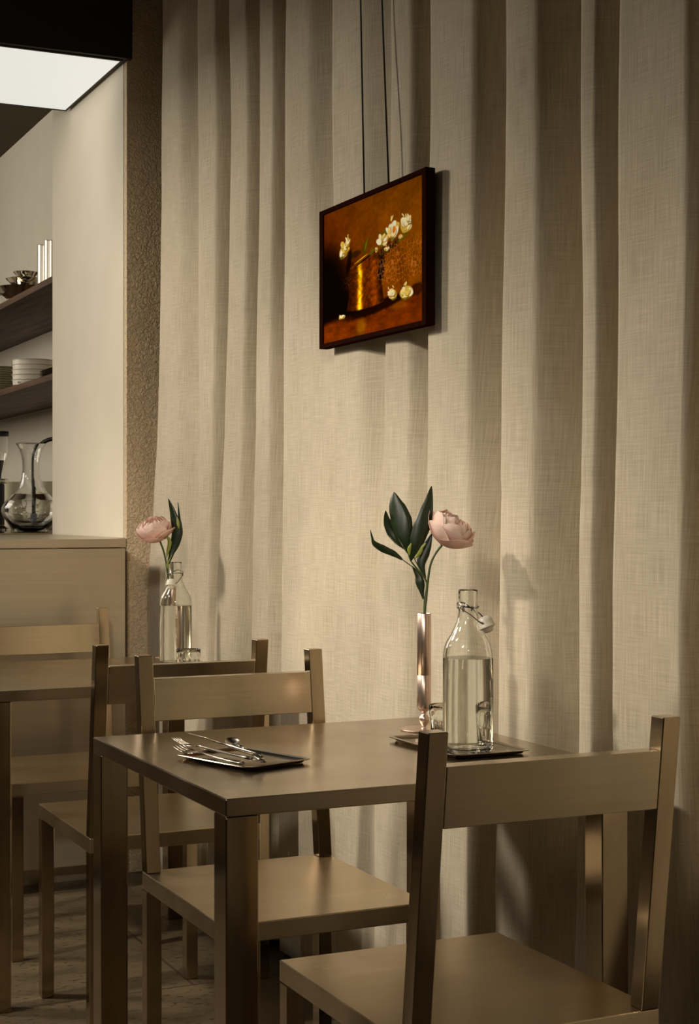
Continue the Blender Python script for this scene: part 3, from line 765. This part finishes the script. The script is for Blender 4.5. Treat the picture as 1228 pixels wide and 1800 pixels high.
def leaf(parent, pts, hw, m, twist=0.0, fold=.25, prof=None):
    P = smooth_path(pts, 7); n = len(P); V = []; prof = prof or [(0, .12), (.12, .35), (.32, .85), (.5, 1), (.68, .82), (.85, .42), (1, .02)]
    xs, ys = zip(*prof); view = Vector((math.sin(TH), math.cos(TH), 0))
    for i, p in enumerate(P):
        t_ = (P[min(i+1, n-1)]-P[max(i-1, 0)]).normalized(); s = i/(n-1)
        side = t_.cross(view).normalized(); ang = twist*(s-.5)+twist*.3
        nrm = side.cross(t_).normalized(); side2 = side*math.cos(ang)+nrm*math.sin(ang); nr2 = side2.cross(t_).normalized()
        w_ = hw*float(np.interp(s, xs, ys))
        for u in (-1, -.5, 0, .5, 1):
            V.append(p+side2*(u*w_)+nr2*(abs(u)*w_*fold))
    Fc = [(j*5+i, j*5+i+1, j*5+i+6, j*5+i+5) for j in range(n-1) for i in range(4)]
    return mesh('leaf', V, Fc, m, parent, smooth=True, solid=.0007)

def peony1():
    D0 = 2.935; base = Vector(v1.location)
    t = empty('peony', (base.x, base.y, base.z+.07), 0, 'large pale pink peony with dark leaves in the front table vase', 'flower', 'pink peonies')
    o0 = Vector(t.location)
    def q(cx, cy, d=0): return Wp(640+cx*.1792, 840+cy*.1792, D0+d)-o0
    st_ = [Vector((0, 0, 0)), q(590, 1400), q(608, 1180), q(625, 1000), q(650, 850), q(700, 740), q(760, 660)]
    tube('stem', st_, .0022, M_stem, t, radii=[.002, .0022, .0022, .0022, .0021, .0021, .0026])
    up = Vector((0, 0, 1)); rt = Vector((math.cos(TH), -math.sin(TH), 0)); fw = Vector((math.sin(TH), math.cos(TH), 0))
    cen = q(868, 478); R = .0435
    ax = rt*.52+up*.80-fw*.22
    blossom(t, cen, ax, R, 11, .5, .02)
    tube('leaf_stalk', [q(585, 1380, .004), q(590, 1200, .004), q(612, 1030, .004), q(540, 920, .002), q(460, 820), q(430, 740)], .0016, M_stem, t, radii=[.0014, .0016, .0018, .0016, .0014, .0012])
    tube('leaf_stalk', [q(600, 990, .006), q(510, 900, .006), q(440, 850, .006), q(372, 800, .006)], .001, M_stem, t)
    tube('leaf_stalk', [q(595, 985, .0), q(540, 890, .0), q(500, 810, 0), q(475, 740, 0)], .001, M_stem, t)
    leaf(t, [q(440, 745), q(400, 600, -.006), q(360, 420, -.004), q(305, 250, .004), q(290, 138, .010)], .0200, M_green, .5, .22)
    leaf(t, [q(455, 735, .01), q(360, 640, .010), q(275, 530, .012), q(225, 420, .010), q(208, 320, .004)], .0105, M_green, -.5, .25)
    leaf(t, [q(375, 803, .006), q(290, 745, .004), q(190, 700, 0), q(100, 645, -.004), q(75, 580, -.006), q(60, 508, -.008)], .0068, M_green, .6, .25, [(0, .2), (.2, .8), (.42, 1), (.6, .7), (.72, .35), (.85, .25), (1, .02)])
    leaf(t, [q(455, 810, -.002), q(500, 660, -.008), q(570, 470, -.006), q(630, 270, .002), q(660, 78, .010)], .0165, M_green, -.7, .22)
    leaf(t, [q(600, 985, .010), q(560, 850, .010), q(585, 740, .012), q(625, 640, .014), q(665, 540, .016)], .0105, M_green, .4, .2)
    leaf(t, [q(578, 1190, .008), q(560, 1090, .008), q(545, 1020, .008), q(525, 960, .010), q(470, 870, .012)], .0085, M_green, .3, .2)
    leaf(t, [q(500, 790, -.004), q(535, 740, -.006), q(560, 680, -.006), q(605, 640, -.006)], .0050, M_lime, .5, .3)
    leaf(t, [q(445, 760, -.01), q(440, 700, -.012), q(462, 640, -.014)], .0034, M_lime, .2, .3)
peony1()
def peony2():
    base = Vector(v2.location); D0 = base.x*math.sin(TH)+base.y*math.cos(TH)
    t = empty('peony', (base.x, base.y, base.z+.07), 0, 'small distant pale pink peony in the rear table vase, against the stucco', 'flower', 'pink peonies')
    o0 = Vector(t.location)
    def q(cx, cy, d=0): return Wp(220+cx*.1889, 860+cy*.1889, D0+d)-o0
    tube('stem', [Vector((0, 0, 0)), q(410, 900), q(395, 800), q(380, 680), q(355, 570), q(322, 480)], .0026, M_stem, t, radii=[.002, .0026, .0026, .0025, .0025, .003])
    up = Vector((0, 0, 1)); rt = Vector((math.cos(TH), -math.sin(TH), 0)); fw = Vector((math.sin(TH), math.cos(TH), 0))
    blossom(t, q(268, 350), rt*-.22+up*.95-fw*.30, .0480, 23, 1.3, .10, -.12)
    tube('leaf_stalk', [q(402, 850, .004), q(400, 760, .004), q(398, 690, .004), q(402, 640, .004)], .0016, M_stem, t)
    leaf(t, [q(400, 700, .004), q(440, 560, .006), q(478, 400, .004), q(445, 230, .006), q(400, 85, .01)], .0145, M_green, .4, .2)
    leaf(t, [q(410, 640, .008), q(470, 540, .010), q(512, 400, .010), q(500, 240, .012), q(490, 115, .014)], .0070, M_green, .5, .2, [(0, .3), (.3, 1), (.5, 1), (.7, .5), (.85, .3), (1, .05)])
    leaf(t, [q(385, 640, -.004), q(395, 580, -.006), q(412, 500, -.006), q(395, 450, -.004), q(362, 432, 0)], .0058, M_lime, .5, .3)
    leaf(t, [q(500, 370, -.004), q(492, 320, -.006), q(482, 255, -.004)], .0042, M_lime, .2, .3)
    leaf(t, [q(400, 740, -.002), q(392, 700, -.003), q(440, 600, -.004)], .0026, M_lime, .2, .3)
peony2()

# ------------------------------------------------------------------ upper shelf
SU = 2.0143; SLW = 1.6503
def cup():
    r, h, sl = .038, .166, .42; n = 48; th = .0011; V = []; prof_o = [0, .003, h*.3, h*.6]
    bm = BM(); rings = []
    vd = Vector((math.sin(TH), math.cos(TH)))     # mouth cut on a slant
    def zt(a): return h+.5*sl*r*2*math.cos(a-math.pi/2)*.5
    for rad, top, zz in ((r-.002, 0, 0), (r, 0, .002), (r, 1, 0), (r-th, 1, 0), (r-th, 0, .004)):
        rings.append([bm.verts.new((rad*math.cos(2*math.pi*k/n), rad*math.sin(2*math.pi*k/n), zt(2*math.pi*k/n) if top else zz)) for k in range(n)])
    for A, B in zip(rings, rings[1:]):
        for k in range(n): bm.faces.new((A[k], A[(k+1) % n], B[(k+1) % n], B[k]))
    bm.faces.new(rings[0][::-1]); bm.faces.new(rings[-1])
    o = fin('steel_tumbler', bm, M_cup, None, smooth=True); o.data.set_sharp_from_angle(angle=math.radians(40)); return o
c1 = cup(); c1.location = (1.537, 6.01, SU); c1.rotation_euler = (0, 0, -TH+.25); tagp(c1, 'tall polished steel cup with slanted mouth, half hidden by the wall edge', 'cup', 'tall steel cups on the upper shelf')
c2 = c1.copy(); C.objects.link(c2); c2.location = (1.539, 6.125, SU); c2['label'] = 'tall polished steel cup with slanted mouth, nearer the stacked bowls'
def steel_bowl(R, h, foot):
    return lathe('footed_bowl', [(0, .002), (foot*.9, .002), (foot, 0), (foot*1.02, .004), (foot*.97, h*.16), (foot*1.04, h*.20), (foot*1.0, h*.34), (foot*1.06, h*.38), (foot*1.1, h*.46), (R*.80, h*.72), (R*.97, h*.97), (R, h), (R*.985, h+.0008), (R*.955, h-.002), (R*.76, h*.76), (foot*.9, h*.54), (0, h*.52)], M_chrome, None, n=64, sharp=25)
BX, BY = 1.622, 6.82
z = SU
for R, h, ft, lab in ((.138, .088, .075, 'widest footed steel bowl, at the bottom of the stack'), (.088, .060, .052, 'middle footed steel bowl of the stack'), (.056, .042, .030, 'smallest footed steel bowl, topmost of the stack')):
    b = steel_bowl(R, h, ft); b.location = (BX, BY, z); tagp(b, lab+' on the upper shelf', 'bowl', 'footed steel bowls on the upper shelf'); z += h*.54+.0005
    if R == .138: z = SU+.088-.019
    if R == .088: z = SU+.088-.019+.060-.012
gl = make_tumbler('ribbed clear glass at the left end of the upper shelf', 'drinking_glass', .11, .035); gl.location = (1.60, 7.17, SU)

# ------------------------------------------------------------------ lower shelf
def dish():
    r = .0875; return lathe('bowl', [(0, 0), (.062, 0), (.070, .0015), (.0815, .006), (.0835, .0265), (.0875, .0272), (.0880, .0282), (.0870, .029), (.0820, .0285), (.0795, .0095), (.070, .0055), (0, .005)], M_white, None, n=72, sharp=35)
dd = dish(); dnames = ['bottom', 'second lowest', 'middle', 'second highest', 'topmost']
for k in range(5):
    b = dd if k == 0 else dd.copy()
    if k: C.objects.link(b)
    b.location = (1.572, 6.49, SLW+k*.0206); tagp(b, f'white straight-sided bowl, {dnames[k]} of the stack of five on the lower shelf', 'bowl', 'white bowls stacked on the lower shelf')
# small dark mark low on the bottom bowl
t_ = BM()
for a, zc, L_ in ((3.62, .0135, .05), (3.66, .0105, .09), (3.70, .0145, .05), (3.74, .0112, .07), (3.80, .0130, .06), (3.64, .0165, .05)):
    v = [t_.verts.new(((.0830+.0006)*math.cos(a+da), (.0830+.0006)*math.sin(a+da), zc+dz)) for da, dz in ((0, 0), (L_, .001), (L_, .0030), (0, .0020))]
    t_.faces.new(v)
mk = fin('dark_mark', t_, M_black, dd); mk['label'] = 'small dark mark'
pp = lathe('plate', [(0, 0), (.070, 0), (.074, .002), (.118, .0085), (.120, .0100), (.1185, .0115), (.074, .0052), (0, .004)], M_cream, None, n=64, sharp=35)
for k in range(15):
    b = pp if k == 0 else pp.copy()
    if k: C.objects.link(b)
    b.location = (1.625, 7.46, SLW+k*.0108)
    nth = ['lowest', 'second', 'third', 'fourth', 'fifth', 'sixth', 'seventh', 'eighth', 'ninth', 'tenth', 'eleventh', 'twelfth', 'thirteenth', 'fourteenth', 'topmost'][k]
    tagp(b, f'cream plate, {nth} from the bottom of the tall stack on the lower shelf', 'plate', 'cream plates stacked on the lower shelf')
    if k in (0, 14): b['label'] = f'{nth} cream plate of the tall stack on the lower shelf'
ts = make_tray(.072, .12)
for k in range(4):
    b = ts if k == 0 else ts.copy()
    if k: C.objects.link(b)
    b.location = (1.565, 5.955, SLW+.0002+k*.0073)
    tagp(b, f'small steel tray, {["bottom", "second lowest", "second highest", "topmost"][k]} of the four by the wall edge on the lower shelf', 'tray', 'steel trays stacked on the lower shelf')

# ------------------------------------------------------------------ things on the kitchen counter
CZ = CT+.0048
dp_ = [(0, 0), (.052, 0), (.062, .003), (.078, .020), (.104, .058), (.1125, .078), (.110, .096), (.095, .118), (.070, .143), (.048, .172), (.036, .205), (.0325, .240), (.0335, .275), (.042, .312), (.056, .337), (.0575, .3385), (.0565, .340),
       (.0530, .3365), (.0390, .312), (.0305, .275), (.0295, .240), (.0325, .207), (.044, .176), (.0655, .148), (.091, .122), (.1062, .096), (.1085, .078), (.100, .060), (.074, .028), (.055, .018), (0, .016)]
t = empty('decanter', (1.452, 6.03, CZ), 0, 'wide-bottomed clear glass decanter on the kitchen counter', 'decanter')
lathe('glass_body', dp_, M_glass, t, n=72, sharp=70)
# coffee grinder
g = empty('coffee_grinder', (1.425, 6.46, CZ), 0, 'coffee grinder with clear hopper and black lid, left of the decanter', 'grinder')
lathe('base', [(0, 0), (.048, 0), (.048, .008), (.030, .016), (.024, .022), (0, .022)], M_chrome, g, n=40)
lathe('body', [(0, .0225), (.022, .0225), (.022, .185), (.020, .192), (0, .192)], M_black, g, n=40)
lathe('collar', [(0, .1925), (.036, .1925), (.038, .195), (.038, .208), (.036, .211), (0, .211)], M_chrome, g, n=40)
lathe('funnel', [(0, .2115), (.008, .2115), (.010, .232), (.021, .285), (.021, .287), (0, .286)], M_black, g, n=40)
lathe('hopper', [(.0125, .212), (.0135, .232), (.033, .310), (.034, .318), (.034, .384), (.0325, .384), (.0325, .318), (.0315, .311), (.0122, .233), (.0112, .212)], M_glass, g, n=48, closed=True, sharp=50)
lathe('lid', [(0, .3845), (.038, .3845), (.039, .387), (.039, .401), (.037, .405), (0, .406)], M_black, g, n=40)
# mugs
def mug():
    t = empty('mug', (0, 0, 0), 0, '', 'mug', 'cream mugs stacked behind the decanter')
    lathe('mug_body', [(0, 0), (.030, 0), (.034, .003), (.037, .010), (.041, .070), (.0412, .074), (.0400, .075), (.0390, .073), (.035, .012), (.030, .006), (0, .005)], M_cream, t, n=48, sharp=50)
    tube('handle', [(.0385, 0, .060), (.052, 0, .060), (.060, 0, .048), (.058, 0, .032), (.050, 0, .022), (.0375, 0, .020)], .0035, M_cream, t, n=8)
    return t
mm = mug(); first = True
for (x, y, rz, nm) in ((1.600, 6.99, -.4, 'left'), (1.712, 6.83, 3.6, 'right')):
    for k in range(3):
        c = mm if first else copy_tree(mm); first = False
        c.location = (x, y, CZ+k*.0675); c.rotation_euler = (0, 0, rz)
        c['label'] = f'cream stoneware mug, {["bottom", "middle", "topmost"][k]} of the {nm} stack behind the decanter'
# gooseneck tap
tp = empty('kitchen_tap', (1.540, 6.345, CZ), 0, 'dark gooseneck tap curving up behind the decanter', 'tap')
lathe('tap_base', [(0, 0), (.024, 0), (.024, .006), (.014, .010), (.014, .05), (0, .05)], M_black, tp, n=32)
dx, dy = math.cos(.42), -math.sin(.42); r = .088; zc = .285
pts = [(0, 0, .05), (0, 0, .15), (0, 0, zc-.03)]+[((r-r*math.cos(a))*dx, (r-r*math.cos(a))*dy, zc+r*math.sin(a)) for a in np.linspace(0, math.pi, 12)]+[(2*r*dx, 2*r*dy, zc-.04)]
tube('spout', pts, .0085, M_black, tp, n=16, k=4)
